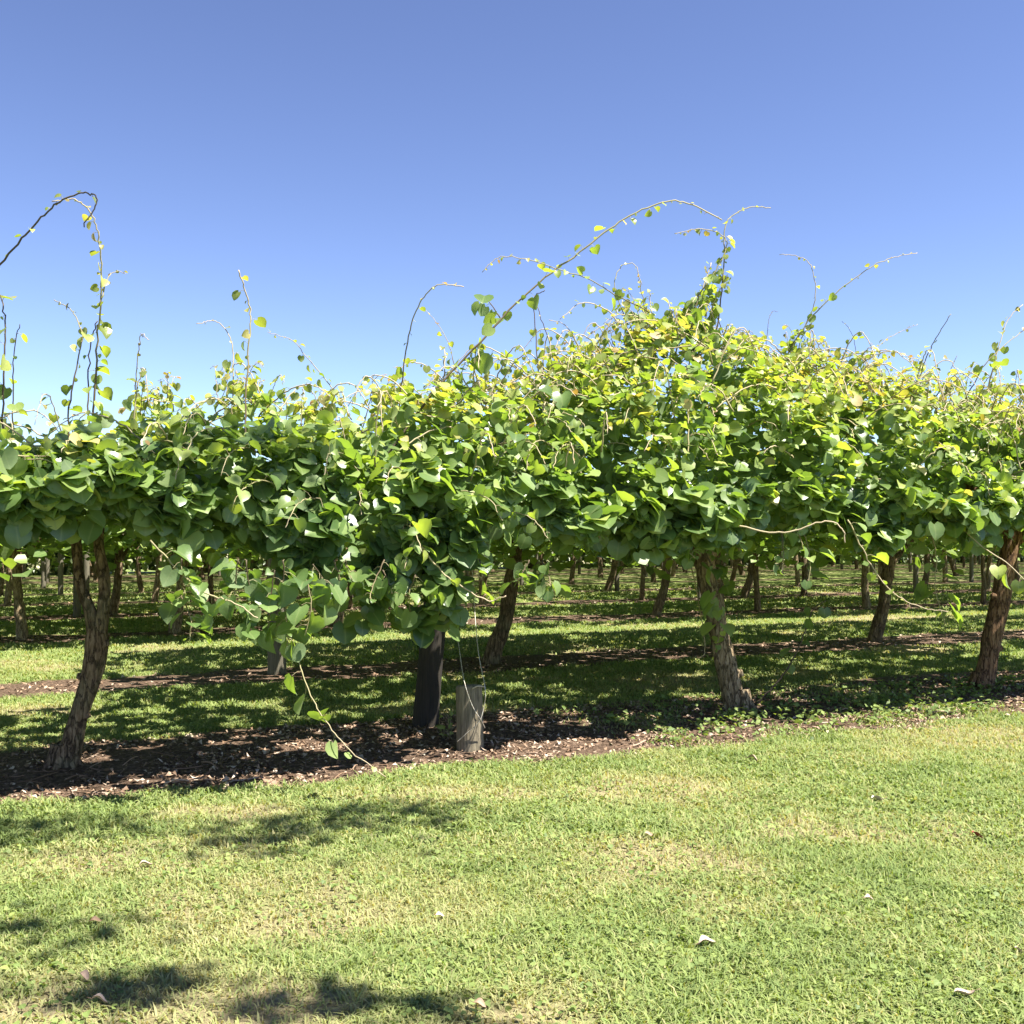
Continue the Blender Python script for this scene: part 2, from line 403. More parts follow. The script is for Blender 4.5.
# ------------------------------------------------------------------ front row canopy shape
XS = [-250, -100, 0, 60, 110, 160, 205, 250, 290, 320, 360, 400, 450, 500, 550, 590, 630, 660, 700, 735, 770, 810, 850, 900, 950, 990, 1030, 1120, 1300]
YT = [440, 435, 437, 424, 412, 402, 396, 390, 412, 418, 406, 400, 378, 376, 362, 350, 320, 312, 330, 350, 360, 352, 378, 388, 390, 398, 395, 400, 420]
TOP_S = [row_s(x) for x in XS]; TOP_Z = [EYE + (HZ - y) / F * row_Y(x) - 0.10 for x, y in zip(XS, YT)]
XB = [-200, 0, 50, 100, 150, 200, 235, 260, 300, 330, 350, 375, 400, 440, 460, 490, 530, 560, 600, 650, 700, 740, 775, 810, 840, 880, 930, 970, 1024, 1200]
YB = [575, 562, 548, 545, 566, 590, 618, 640, 655, 630, 585, 585, 612, 615, 588, 586, 598, 575, 548, 545, 556, 562, 552, 574, 556, 556, 572, 556, 545, 548]
BOT_S = [row_s(x) + 0.55 for x in XB]; BOT_Z = [EYE + (HZ - y) / F * (row_Y(x) - 1.35) + np.interp(x, [0, 150, 215, 320, 350, 370, 440, 500, 1100], [.24, .24, .08, .08, .38, .50, .46, .34, .31]) for x, y in zip(XB, YB)]

def crown_samples(n, s0, s1, top, bot, tf=1.48, tb=-1.75, seed=0, clump=0.34):
    """points on a lumpy arch: up the hanging front, over the top, down the back. returns pos(s,t,z), normal, depth"""
    out_s, out_q = [], []
    s = R.uniform(s0, s1, n * 3); q = R.random(n * 3)
    keep = fbm(s * 1.5, q * 9, 0, 70 + seed, 3) > clump + 0.12 * (R.random(len(s)))
    s, q = s[keep][:n], q[keep][:n]
    zt = np.interp(s, *top); zb = np.interp(s, *bot) + 0.55 * (fbm(s * 2.4, 0 * s, 0, 120, 2) - 0.42)
    base = 1.85
    # front drape q<0.34 ; arch 0.34..1
    t = np.empty_like(s); z = np.empty_like(s); nt_ = np.empty_like(s); nz = np.empty_like(s)
    d = q < 0.36
    f = q[d] / 0.36
    z[d] = zb[d] + (base + 0.15 - zb[d]) * f; t[d] = tf - 0.12 + 0.16 * np.sin(f * 2.6); nt_[d] = 1.0; nz[d] = 0.55
    a = (q[~d] - 0.36) / 0.64 * math.pi
    ca = np.cos(a); sa = np.sin(a)
    mid = (tf + tb) / 2; half = (tf - tb) / 2
    t[~d] = mid + half * np.sign(ca) * np.abs(ca) ** 0.8; z[~d] = base + (zt[~d] - base) * sa ** 0.75
    nt_[~d] = ca * 0.9; nz[~d] = 0.45 + sa
    amp = 0.75 * (fbm(s * 1.5, t * 1.5, z * 2.4, 90 + seed, 3) - 0.5) + 0.55 * (fbm(s * 4.2, t * 4.2, z * 6.0, 95 + seed, 2) - 0.5)
    dep = np.abs(R.normal(0, 0.17, len(s))) - amp * 0.85
    t = t - nt_ * dep; z = z - nz * dep * 0.6
    return s, t, z, nt_, nz, d, dep

def to_world(s, t, z):
    return ROW0[None, :] + s[:, None] * ES + t[:, None] * ET + z[:, None] * UP

def make_front_crown(mb, n, s0, s1, seed):
    s, t, z, nt_, nz, d, dep = crown_samples(n, s0, s1, (TOP_S, TOP_Z), (BOT_S, BOT_Z), seed=seed)
    m_ = len(s); pos = to_world(s, t, z)
    pos[:, 2] = np.maximum(pos[:, 2], 0.75)
    out = nt_[:, None] * ET + nz[:, None] * UP
    rnd = R.normal(0, 1, (m_, 3))
    nr = norm(out * 0.42 + UP * 0.66 + rnd * 0.72 + SUN * 0.35)
    tip = out * np.where(d, 0.5, 0.9)[:, None] - UP * np.where(d, 1.0, 0.4)[:, None] + R.normal(0, 1, (m_, 3)) * 0.85
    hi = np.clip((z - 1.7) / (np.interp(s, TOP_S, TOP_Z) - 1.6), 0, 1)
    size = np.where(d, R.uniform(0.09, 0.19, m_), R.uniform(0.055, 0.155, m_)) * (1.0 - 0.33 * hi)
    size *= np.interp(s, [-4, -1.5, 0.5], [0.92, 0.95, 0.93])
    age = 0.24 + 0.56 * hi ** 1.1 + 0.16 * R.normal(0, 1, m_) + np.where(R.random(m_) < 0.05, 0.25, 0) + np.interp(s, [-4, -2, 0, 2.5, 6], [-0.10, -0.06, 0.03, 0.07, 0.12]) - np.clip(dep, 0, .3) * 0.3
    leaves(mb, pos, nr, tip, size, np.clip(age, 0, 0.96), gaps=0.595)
    # leaves filling the inside of the mound
    k = int(n * 0.30); s = R.uniform(s0, s1, k); t = R.uniform(-1.35, 1.15, k); zt = np.interp(s, TOP_S, TOP_Z)
    lim = 1.85 + (zt - 1.95) * np.clip(1 - np.abs((t + .1) / 1.5) ** 2.2, 0, 1) ** .6
    z = 1.75 + (lim - 1.75) * R.random(k) ** .8; rnd = R.normal(0, 1, (k, 3))
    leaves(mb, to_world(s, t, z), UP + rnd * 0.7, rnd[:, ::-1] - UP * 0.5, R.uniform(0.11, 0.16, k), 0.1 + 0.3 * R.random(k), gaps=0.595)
    # the low roof of foliage over the pergola wires
    k = int(n * 0.16); s = R.uniform(s0, s1, k); t = R.uniform(-1.5, 1.2, k); z = 1.72 + R.random(k) * 0.35 + (fbm(s, t, 0, 5) - 0.5) * 0.3
    rnd = R.normal(0, 1, (k, 3))
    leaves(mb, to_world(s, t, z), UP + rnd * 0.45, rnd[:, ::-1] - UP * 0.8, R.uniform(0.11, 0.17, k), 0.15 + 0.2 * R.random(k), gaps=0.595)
    # hanging tufts under the front edge
    for _ in range(int((s1 - s0) * 3.2)):
        sc = R.uniform(s0, s1); zb = np.interp(sc, BOT_S, BOT_Z); L = R.uniform(0.1, 0.32); k = int(5 + L * 22)
        f = R.random(k); ss = sc + R.normal(0, 0.07, k) + f * R.uniform(-.15, .15); tt = 1.25 + R.normal(0, 0.10, k); zz = zb + 0.12 - f * L
        rnd = R.normal(0, 1, (k, 3))
        leaves(mb, to_world(ss, tt, zz), ET * 1.0 + UP * 0.5 + rnd * 0.4, -UP * 1.4 + rnd[:, ::-1] * 0.6, R.uniform(0.09, 0.16, k), 0.15 + 0.3 * R.random(k))

def shoot(mb, path, r0, r1, col0=0.3, col1=0.8, leaf_gap=0.12, leaf0=0.10, leaf1=0.02, age0=0.55, age1=0.95, start=0.0, seg=5, bare=0.0, hang=0.5):
    """a cane with alternating leaves that get smaller and yellower to the tip"""
    path = smooth_path(path, 7); n = len(path)
    wob = R.normal(0, 1, (n, 3)); path = path + wob * min(r0, 0.006) * 0.6
    L = np.r_[0, np.cumsum(np.linalg.norm(np.diff(path, axis=0), axis=1))]; tot = L[-1]
    f = L / tot
    col = np.zeros((n * seg + 2, 3)); col[:n * seg, 0] = np.repeat(col0 + (col1 - col0) * f, seg); col[-1, 0] = col1; col[-2, 0] = col0
    tube(mb, path, r0 + (r1 - r0) * f, seg, 1, col)
    k = int(tot * (1 - start) / leaf_gap)
    if k < 1: return
    u = start + (1 - start) * (np.arange(k) + R.random(k) * 0.6) / k
    u = u[R.random(k) >= bare * np.ones(k)]; k = len(u)
    if k == 0: return
    p = np.stack([np.interp(u * tot, L, path[:, i]) for i in range(3)], 1)
    tan = norm(np.stack([np.interp(np.minimum(u + .02, 1) * tot, L, path[:, i]) for i in range(3)], 1) - p + 1e-6)
    side = norm(np.cross(tan, R.normal(0, 1, (k, 3))))
    sz = (leaf0 + (leaf1 - leaf0) * u ** 1.2) * R.choice([0.35, 0.6, 0.8, 1.0, 1.15], k)
    off = p + side * sz[:, None] * 0.5 + tan * sz[:, None] * 0.15
    for i in range(k):
        tube(mb, np.array([p[i], (p[i] + off[i]) / 2 + UP * 0.01, off[i]]), [0.0022, 0.0018, 0.0015], 3, 1, (0.75, 0, 0), cap=False)
    rn = R.normal(0, 1, (k, 3))
    leaves(mb, off, UP * 0.7 + side * 0.5 + rn * 0.5, side * 0.8 - UP * hang + rn[:, ::-1] * 0.3, sz, age0 + (age1 - age0) * u + R.normal(0, 0.07, k), curl=(0.6, 3.0))

def top_canes(mb, n, s0, s1, seed):
    """short young canes scrambling over the top of the front row"""
    for _ in range(n):
        s = R.uniform(s0, s1); t = R.uniform(-0.9, 1.35); zt = np.interp(s, TOP_S, TOP_Z)
        half = 1.55; tt = (t + 0.14) / half
        z = 1.85 + (zt - 1.85) * max(0.05, 1 - abs(tt) ** 2.2) ** 0.55 - 0.1
        p0 = from_st(s, t, z); L = R.uniform(0.4, 1.0)
        d = norm(ES * R.normal(0, 0.8) + ET * R.normal(0.25, 0.5) + UP * R.uniform(0.2, 0.9))
        p1 = p0 + d * L * 0.4 + UP * 0.04; p2 = p1 + d * L * 0.35 * np.array([1, 1, 0.3]); p3 = p2 + d * L * 0.3 * np.array([1, 1, -0.9]) - UP * 0.04
        shoot(mb, [p0, p1, p2, p3], 0.007, 0.003, 0.75, 1.0, 0.07, 0.085, 0.03, 0.55, 0.93, 0.1, 4)

# tree-like trunks: list of limbs, each (points, radii)
def trunk_mesh(limbs, seed=0, rough=0.32, seg=22, roots=False):
    mb = MB()
    if roots:   # root flare, old pruning stubs and a loose strip or two of bark
        b_ = np.array(limbs[0][0][0]); b_[2] = 0.0; r_ = limbs[0][1][0]
        for a_ in np.arange(7) * 0.9 + seed:
            d_ = np.array([math.cos(a_), math.sin(a_), 0])
            tube(mb, smooth_path([b_ + d_ * r_ * .35 + UP * r_ * 1.5, b_ + d_ * r_ * .85 + UP * .05, b_ + d_ * r_ * 1.7 - UP * .03], 5), np.linspace(r_ * .42, r_ * .14, 11), 10, 0, (0, 0, 0), 0.4, 9.0, seed + int(a_ * 5))
        lp = smooth_path(limbs[0][0], 9)
        for j_ in (14, 23, 33):
            if j_ < len(lp):
                a_ = seed * 1.7 + j_; d_ = np.array([math.cos(a_), -abs(math.sin(a_)), 0.35]); rj = np.interp(j_ / len(lp), np.linspace(0, 1, len(limbs[0][1])), limbs[0][1])
                tube(mb, np.array([lp[j_] + d_ * rj * .5, lp[j_] + d_ * rj * 1.05, lp[j_] + d_ * rj * 1.3]), [rj * .5, rj * .36, rj * .3], 10, 0, (0, 0, 0), 0.4, 9.0, seed + j_)
    for i, (pts, rad) in enumerate(limbs):
        p = smooth_path(pts, 9); f = np.linspace(0, 1, len(p)); r = np.interp(f, np.linspace(0, 1, len(rad)), rad)
        tube(mb, p, r, seg, 0, (0, 0, 0), rough, 9.0, seed + i * 3)
    return mb

# ------------------------------------------------------------------ front row vines
def off(p, dy): return p + np.array([0, dy, 0])
V = {}
def vine_root(key, base, label):
    o = empty("kiwifruit_vine", base); tag(o, label, "vine", "kiwifruit vines of the front row"); V[key] = (o, np.array(base)); return o
b0 = from_st(-7.4, 0); b1 = G(66, 768); b2 = G(736, 712); b3 = G(982, 690); b4 = from_st(9.6, 0)
for p_ in (b1, b2, b3): p_[2] = 0.0
vine_root('left', b1, "kiwifruit vine with forked crooked brown trunk, leftmost in the front row")
vine_root('mid', b2, "kiwifruit vine with thick rough sunlit trunk right of the two posts, leaves climbing its bark")
vine_root('right', b3, "kiwifruit vine with smooth leaning brown trunk at the right edge of the front row")
Yl = b1[1]
w = lambda x, y, Y: P(x, y, Y)
tm = trunk_mesh([
    ([w(62, 776, Yl), w(72, 742, Yl), w(84, 700, Yl), w(94, 665, Yl), w(97, 640, Yl), w(96, 622, Yl)], [0.105, 0.068, 0.062, 0.070, 0.076, 0.058]),
    ([w(96, 640, Yl), w(90, 612, Yl), w(80, 580, Yl + .05), w(76, 540, Yl + .1), w(70, 500, Yl + .2)], [0.060, 0.042, 0.037, 0.035, 0.028]),
    ([w(97, 640, Yl), w(103, 610, Yl), w(104, 575, Yl + .05), w(99, 540, Yl + .1), w(105, 495, Yl + .3)], [0.060, 0.042, 0.037, 0.035, 0.028])], 3, 0.36, roots=True)
tm.obj("trunk", [M_BARK], V['left'][0], loc=b1)
Ym = b2[1]
tm = trunk_mesh([([w(739, 722, Ym), w(734, 700, Ym), w(724, 655, Ym), w(713, 605, Ym), w(706, 570, Ym), w(703, 530, Ym)], [0.135, 0.100, 0.095, 0.088, 0.085, 0.07]),
                 ([w(706, 575, Ym), w(690, 530, Ym + .1), w(660, 500, Ym)], [0.08, 0.06, 0.04]), ([w(705, 560, Ym), w(730, 515, Ym - .1), w(770, 495, Ym)], [0.08, 0.06, 0.04])], 14, 0.4, roots=True)
tm.obj("trunk", [M_BARK_PALE], V['mid'][0], loc=b2)
Yr = b3[1]
tm = trunk_mesh([([w(980, 700, Yr), w(985, 675, Yr), w(994, 630, Yr), w(1005, 575, Yr), w(1014, 530, Yr), w(1022, 490, Yr)], [0.118, 0.102, 0.098, 0.094, 0.090, 0.07]),
                 ([w(1014, 535, Yr), w(985, 500, Yr + .1), w(960, 480, Yr)], [0.09, 0.06, 0.04])], 25, 0.22, roots=True)
tm.obj("trunk", [M_BARK_RED], V['right'][0], loc=b3)

s_b = [row_s(-60) - 3.0, (to_st(*b1[:2])[0] + to_st(*b2[:2])[0]) / 2, (to_st(*b2[:2])[0] + to_st(*b3[:2])[0]) / 2 + 0.1, 9.0]
DENS = 2500
for key, (sa, sb), sd in (('left', (s_b[0], s_b[1]), 1), ('mid', (s_b[1], s_b[2]), 1), ('right', (s_b[2], s_b[3]), 1)):
    mb = MB(); L = sb - sa
    make_front_crown(mb, int(DENS * L), sa, sb, sd)
    top_canes(mb, int(L * (16 if key == 'left' else 42)), sa, sb, sd)
    for _ in range(int(L * 7)):
        s = R.uniform(sa, sb); zt = np.interp(s, TOP_S, TOP_Z); zb = np.interp(s, BOT_S, BOT_Z); z = R.uniform(zb + .3, max(zt - .3, zb + .5))
        t = 1.25 - max(0, z - 1.9) * 0.5; p0 = from_st(s, t, z); L2 = R.uniform(.35, .8); dr = norm(ES * R.normal(0, .8) + ET * .7 + UP * R.uniform(-.1, .5))
        p1 = p0 + dr * L2 * .4; p2 = p1 + (dr * np.array([1, 1, .1]) - UP * .25) * L2 * .35; p3 = p2 + (dr * .6 - UP * .8) * L2 * .3
        shoot(mb, [p0, p1, p2, p3], 0.006, 0.003, 0.4, 0.9, 0.065, 0.15, 0.08, 0.25, 0.6, 0.05, 4, hang=.8)
    mb.obj("crown", [M_LEAF, M_CANE], V[key][0], loc=V[key][1])

# traced canes: (vine, depth offsets from the row, pixels, radius, opts)
def cane(key, pts, dy0, dy1, r0=0.007, r1=0.002, name="shoot", **kw):
    k = len(pts); out = []
    for i, (x, y) in enumerate(pts):
        f = i / (k - 1); Y = row_Y(pts[0][0]) + dy0 + (dy1 - dy0) * f + 0.10 * math.sin(3.1 * f + pts[0][0])
        out.append(P(x, y, Y))
    mb = MB(); shoot(mb, out, r0, r1, **kw)
    return mb.obj(name, [M_LEAF, M_CANE], V[key][0], loc=V[key][1])
D = dict(col0=0.05, col1=0.25); 
cane('left', [(-60, 400), (-30, 320), (0, 266), (30, 230), (55, 205), (80, 193), (95, 196), (96, 206), (83, 226)], -.3, -.6, 0.010, 0.004, leaf_gap=0.13, leaf0=0.07, leaf1=0.03, age0=0.3, age1=0.8, start=.35, bare=0.3, **D)
cane('left', [(90, 470), (93, 420), (97, 350), (101, 290), (101, 255), (96, 225), (86, 207), (72, 199), (52, 202)], -.2, -.5, 0.009, 0.004, leaf_gap=0.055, leaf0=0.11, leaf1=0.035, age0=0.5, age1=0.97, col0=0.15, col1=1.0, start=.12)
cane('left', [(100, 305), (108, 278), (116, 272), (126, 274)], -.4, -.4, 0.005, 0.002, leaf_gap=0.06, leaf0=0.05, leaf1=0.03, age0=0.8, age1=0.95, col0=.5, col1=1)
cane('left', [(67, 460), (70, 400), (80, 350), (82, 335), (75, 315), (66, 306), (55, 300)], -.3, -.3, 0.007, 0.003, leaf_gap=0.08, leaf0=0.12, leaf1=0.04, age0=0.45, age1=0.95, col0=0.1, col1=.8, start=.1)
cane('left', [(88, 450), (88, 400), (90, 350), (97, 320)], -.3, -.3, 0.007, 0.004, leaf_gap=0.10, leaf0=0.13, leaf1=0.08, age0=0.4, age1=0.8, **D)
cane('left', [(3, 470), (2, 420), (4, 360), (5, 320), (0, 295), (-10, 280)], -.4, -.4, 0.008, 0.004, leaf_gap=0.09, leaf0=0.12, leaf1=0.07, age0=0.4, age1=0.8, **D)
cane('left', [(14, 460), (13, 400), (14, 350), (20, 324)], -.2, -.2, 0.006, 0.003, leaf_gap=0.08, leaf0=0.12, leaf1=0.05, age0=0.4, age1=0.8, **D)
cane('left', [(134, 430), (136, 380), (139, 345), (142, 334), (149, 341)], .2, .2, 0.006, 0.003, leaf_gap=0.10, leaf0=0.08, leaf1=0.02, age0=0.7, age1=0.95, col0=.4, col1=1)
cane('left', [(245, 460), (246, 400), (249, 340), (250, 310), (245, 290), (238, 270)], -.5, -.5, 0.0075, 0.005, leaf_gap=0.085, leaf0=0.12, leaf1=0.06, age0=0.5, age1=0.95, col0=.1, col1=1, start=.1)
cane('left', [(232, 430), (233, 380), (232, 345), (222, 325), (210, 321), (196, 324)], -.2, -.3, 0.006, 0.003, leaf_gap=0.09, leaf0=0.11, leaf1=0.03, age0=0.6, age1=0.97, col0=.6, col1=1, start=.1)
cane('left', [(352, 420), (330, 385), (308, 358), (292, 340), (268, 333)], .4, .2, 0.006, 0.002, leaf_gap=0.055, leaf0=0.09, leaf1=0.02, age0=0.5, age1=0.9, col0=.6, col1=1)
cane('left', [(325, 445), (325, 415), (323, 392)], .3, .3, 0.005, 0.003, leaf_gap=0.1, leaf0=0.05, leaf1=0.02, age0=0.7, age1=0.95, col0=.4, col1=1)
cane('mid', [(398, 430), (402, 380), (410, 330), (422, 300), (438, 285), (464, 287)], -.2, -.4, 0.007, 0.004, leaf_gap=0.10, leaf0=0.11, leaf1=0.02, age0=0.45, age1=0.95, col0=.2, col1=.95, start=.1)
cane('mid', [(463, 400), (452, 355), (442, 330), (425, 310)], .3, .3, 0.005, 0.002, leaf_gap=0.1, leaf0=0.07, leaf1=0.02, age0=0.6, age1=0.95, col0=.2, col1=.9)
cane('mid', [(360, 440), (370, 400), (374, 380), (387, 374)], .2, .2, 0.005, 0.003, leaf_gap=0.08, leaf0=0.08, leaf1=0.03, age0=0.6, age1=0.95, col0=.5, col1=1)
cane('mid', [(384, 460), (430, 397), (480, 342), (530, 290), (580, 252), (620, 222), (658, 204), (688, 203), (722, 220)], -.7, -.2, 0.0095, 0.005, leaf_gap=0.075, leaf0=0.19, leaf1=0.015, age0=0.3, age1=0.9, col0=0.12, col1=.85, start=.08)
cane('mid', [(500, 318), (488, 300), (484, 298)], -.4, -.4, 0.005, 0.003, leaf_gap=0.05, leaf0=0.14, leaf1=0.10, age0=0.35, age1=0.5, col0=.2, col1=.8)
cane('mid', [(650, 312), (620, 297), (590, 280), (555, 268), (520, 258), (498, 258), (482, 272)], 0, -.2, 0.006, 0.003, leaf_gap=0.07, leaf0=0.11, leaf1=0.02, age0=0.5, age1=0.95, col0=.4, col1=1)
cane('mid', [(540, 395), (536, 340), (534, 300), (545, 290)], -.1, -.1, 0.006, 0.004, leaf_gap=0.13, leaf0=0.09, leaf1=0.02, age0=0.45, age1=0.9, **D)
cane('mid', [(562, 400), (552, 350), (540, 315), (534, 296)], .1, .1, 0.006, 0.003, leaf_gap=0.13, leaf0=0.08, leaf1=0.02, age0=0.45, age1=0.9, **D)
cane('mid', [(590, 390), (580, 350), (565, 325), (548, 320)], .1, .1, 0.006, 0.003, leaf_gap=0.06, leaf0=0.06, leaf1=0.02, age0=0.7, age1=0.97, col0=.5, col1=1)
cane('mid', [(595, 380), (600, 345), (612, 318), (618, 310)], .2, .2, 0.006, 0.003, leaf_gap=0.07, leaf0=0.07, leaf1=0.02, age0=0.7, age1=0.97, col0=.3, col1=1)
cane('mid', [(640, 370), (625, 320), (615, 285), (620, 268), (634, 264), (642, 285)], .2, .2, 0.006, 0.003, leaf_gap=0.10, leaf0=0.09, leaf1=0.015, age0=0.5, age1=0.9, col0=.2, col1=.95)
cane('mid', [(648, 350), (645, 310), (640, 285), (638, 272)], .1, .1, 0.006, 0.003, leaf_gap=0.07, leaf0=0.08, leaf1=0.02, age0=0.7, age1=0.97, col0=.3, col1=1)
cane('mid', [(708, 360), (718, 320), (724, 270), (725, 228), (735, 214), (752, 207), (771, 208)], -.1, -.1, 0.008, 0.004, leaf_gap=0.10, leaf0=0.10, leaf1=0.015, age0=0.5, age1=0.95, col0=.1, col1=.9)
cane('mid', [(690, 330), (700, 295), (716, 270), (727, 245), (718, 233), (698, 229), (674, 234)], -.1, -.2, 0.008, 0.003, leaf_gap=0.035, leaf0=0.10, leaf1=0.02, age0=0.5, age1=0.97, col0=.4, col1=1)
cane('mid', [(735, 370), (722, 330), (708, 295)], 0, 0, 0.006, 0.004, leaf_gap=0.12, leaf0=0.1, leaf1=0.06, age0=0.4, age1=0.7, **D)
for (x0, y0, x1, y1) in ((655, 350, 640, 305), (670, 345, 668, 300), (685, 340, 690, 300), (700, 345, 712, 285), (640, 355, 622, 300), (676, 335, 700, 292), (790, 370, 812, 322), (775, 375, 800, 330), (690, 330, 712, 262), (705, 335, 728, 275), (660, 330, 650, 290)):
    cane('mid', [(x0, y0 + 20), ((x0 + x1) / 2 + R.uniform(-5, 5), (y0 + y1) / 2), (x1, y1)], R.uniform(-.4, .2), R.uniform(-.4, .2), 0.007, 0.004, leaf_gap=0.03, leaf0=0.13, leaf1=0.06, age0=0.35, age1=0.8, col0=.5, col1=1)
cane('mid', [(770, 380), (800, 335), (815, 300), (812, 268), (800, 257), (780, 254)], .2, .1, 0.007, 0.003, leaf_gap=0.10, leaf0=0.08, leaf1=0.012, age0=0.5, age1=0.97, col0=.7, col1=1, start=.2)
cane('mid', [(775, 375), (808, 322), (840, 290), (870, 268), (895, 257), (918, 253)], -.2, -.1, 0.008, 0.003, leaf_gap=0.09, leaf0=0.11, leaf1=0.012, age0=0.45, age1=0.95, col0=.4, col1=1, start=.15)
cane('mid', [(765, 365), (768, 325), (772, 312), (778, 312)], .2, .2, 0.004, 0.002, leaf_gap=0.10, leaf0=0.05, leaf1=0.01, age0=0.5, age1=0.9, **D)
cane('right', [(855, 380), (856, 350), (850, 330), (842, 321)], .2, .2, 0.004, 0.002, leaf_gap=0.10, leaf0=0.05, leaf1=0.01, age0=0.7, age1=0.9, **D)
cane('right', [(860, 375), (880, 345), (900, 332), (918, 324)], .1, .1, 0.005, 0.002, leaf_gap=0.05, leaf0=0.07, leaf1=0.02, age0=0.7, age1=0.97, col0=.6, col1=1)
cane('right', [(912, 400), (925, 362), (938, 335), (951, 314)], -.2, -.2, 0.007, 0.004, leaf_gap=0.10, leaf0=0.09, leaf1=0.012, age0=0.5, age1=0.9, col0=.1, col1=.7)
cane('right', [(945, 410), (948, 378), (957, 356)], 0, 0, 0.005, 0.003, leaf_gap=0.12, leaf0=0.08, leaf1=0.012, age0=0.5, age1=0.9, **D)
cane('right', [(965, 400), (985, 365), (1005, 345), (1030, 325)], -.2, -.2, 0.007, 0.004, leaf_gap=0.10, leaf0=0.12, leaf1=0.04, age0=0.5, age1=0.9, col0=.3, col1=.9)
cane('right', [(985, 400), (998, 350), (1008, 320), (1022, 305)], -.1, -.1, 0.007, 0.004, leaf_gap=0.08, leaf0=0.12, leaf1=0.04, age0=0.6, age1=0.9, col0=.6, col1=1)
cane('right', [(975, 425), (968, 405), (1000, 385), (1040, 388)], -.3, -.3, 0.008, 0.006, leaf_gap=0.06, leaf0=0.13, leaf1=0.09, age0=0.6, age1=0.85, col0=.4, col1=.8)
for i in range(64):   # small tips along the skyline
    x = R.uniform(560, 1010) if i < 36 else R.uniform(140, 420)
    y = np.interp(x, XS, YT) + 12; key = 'left' if x < 380 else ('mid' if x < 850 else 'right')
    h = R.uniform(14, 42); l = R.uniform(-30, 30)
    cane(key, [(x, y), (x + l * .2, y - h * .6), (x + l * .6, y - h), (x + l, y - h * R.uniform(.7, 1.1))], R.uniform(-.5, .5), R.uniform(-.5, .5), 0.004, 0.0018, leaf_gap=R.uniform(.035, .07), leaf0=R.uniform(.05, .15), leaf1=0.02, age0=0.6, age1=0.97, col0=.4, col1=1)
# canes hanging at the front
FR = -1.55
cane('left', [(150, 540), (180, 572), (207, 594), (232, 602), (258, 619)], FR, FR - .2, 0.006, 0.004, leaf_gap=0.09, leaf0=0.13, leaf1=0.10, age0=0.25, age1=0.45, col0=.6, col1=.9, hang=.9)
cane('left', [(285, 600), (292, 640), (302, 672), (313, 700), (332, 730), (352, 752), (386, 777)], FR, FR - .25, 0.005, 0.003, leaf_gap=0.13, leaf0=0.18, leaf1=0.05, age0=0.3, age1=0.6, col0=.5, col1=1, hang=1.2)
for (x, y0, y1, l0) in ((232, 560, 612, .2), (250, 560, 640, .19), (268, 570, 650, .2), (288, 560, 655, .2), (305, 570, 640, .2), (322, 565, 610, .19), (335, 560, 600, .18), (185, 560, 600, .17), (190, 590, 645, .16), (375, 560, 625, .19), (392, 570, 615, .18), (412, 575, 622, .19), (432, 570, 618, .18), (352, 560, 600, .18), (520, 560, 600, .17), (545, 560, 605, .18), (476, 560, 595, .17), (595, 520, 555, .16), (670, 520, 560, .16), (690, 540, 575, .15), (740, 530, 570, .15), (782, 530, 590, .15), (806, 530, 570, .14), (880, 520, 570, .14), (905, 520, 560, .14)):
    cane('left' if x < 340 else ('mid' if x < 850 else 'right'), [(x + R.uniform(-12, 12), y0), (x + R.uniform(-6, 6), (y0 + y1) / 2), (x, y1 - (22 if x > 350 else 4))], FR + R.uniform(-.2, .1), FR - R.uniform(0, .25), 0.005, 0.003, leaf_gap=R.uniform(.03, .045), leaf0=l0 * .70, leaf1=l0 * .55, age0=0.12, age1=0.4, col0=.3, col1=.7, hang=1.0)
cane('mid', [(420, 545), (445, 575), (468, 590), (490, 601), (506, 596)], FR, FR - .1, 0.006, 0.004, leaf_gap=0.14, leaf0=0.12, leaf1=0.10, age0=0.35, age1=0.6, col0=.8, col1=1, hang=.9)
cane('mid', [(700, 500), (722, 518), (755, 530), (790, 532), (825, 521), (842, 528), (845, 543)], FR, FR - .1, 0.0085, 0.005, leaf_gap=0.5, leaf0=0.12, leaf1=0.10, age0=0.35, age1=0.6, col0=.8, col1=1, hang=.9)
cane('right', [(848, 520), (868, 560), (890, 590), (920, 607), (948, 612)], FR - .3, FR - .4, 0.007, 0.003, leaf_gap=0.11, leaf0=0.13, leaf1=0.09, age0=0.4, age1=0.7, col0=.8, col1=1, hang=.9, start=.0)
cane('right', [(930, 520), (936, 560), (935, 590), (945, 625)], FR, FR, 0.006, 0.003, leaf_gap=0.06, leaf0=0.17, leaf1=0.14, age0=0.25, age1=0.45, col0=.5, col1=.8, hang=.9)
cane('right', [(950, 515), (980, 545), (1005, 562), (1030, 585)], FR - .2, FR - .3, 0.007, 0.004, leaf_gap=0.12, leaf0=0.14, leaf1=0.12, age0=0.45, age1=0.7, col0=.8, col1=1, hang=.9)
cane('mid', [(800, 520), (810, 560), (808, 585)], FR, FR, 0.005, 0.003, leaf_gap=0.06, leaf0=0.16, leaf1=0.13, age0=0.25, age1=0.4, col0=.5, col1=.8, hang=1.0)
cane('mid', [(745, 715), (770, 690), (788, 668), (802, 640), (812, 612), (826, 600)], 0, -.1, 0.011, 0.005, leaf_gap=0.10, leaf0=0.16, leaf1=0.13, age0=0.15, age1=0.3, col0=.02, col1=.3, start=.45, hang=.9)
cane('mid', [(700, 540), (716, 580), (722, 620), (714, 652)], -.35, -.35, 0.008, 0.005, leaf_gap=0.045, leaf0=0.17, leaf1=0.14, age0=0.25, age1=0.6, col0=.2, col1=.6, hang=1.0)
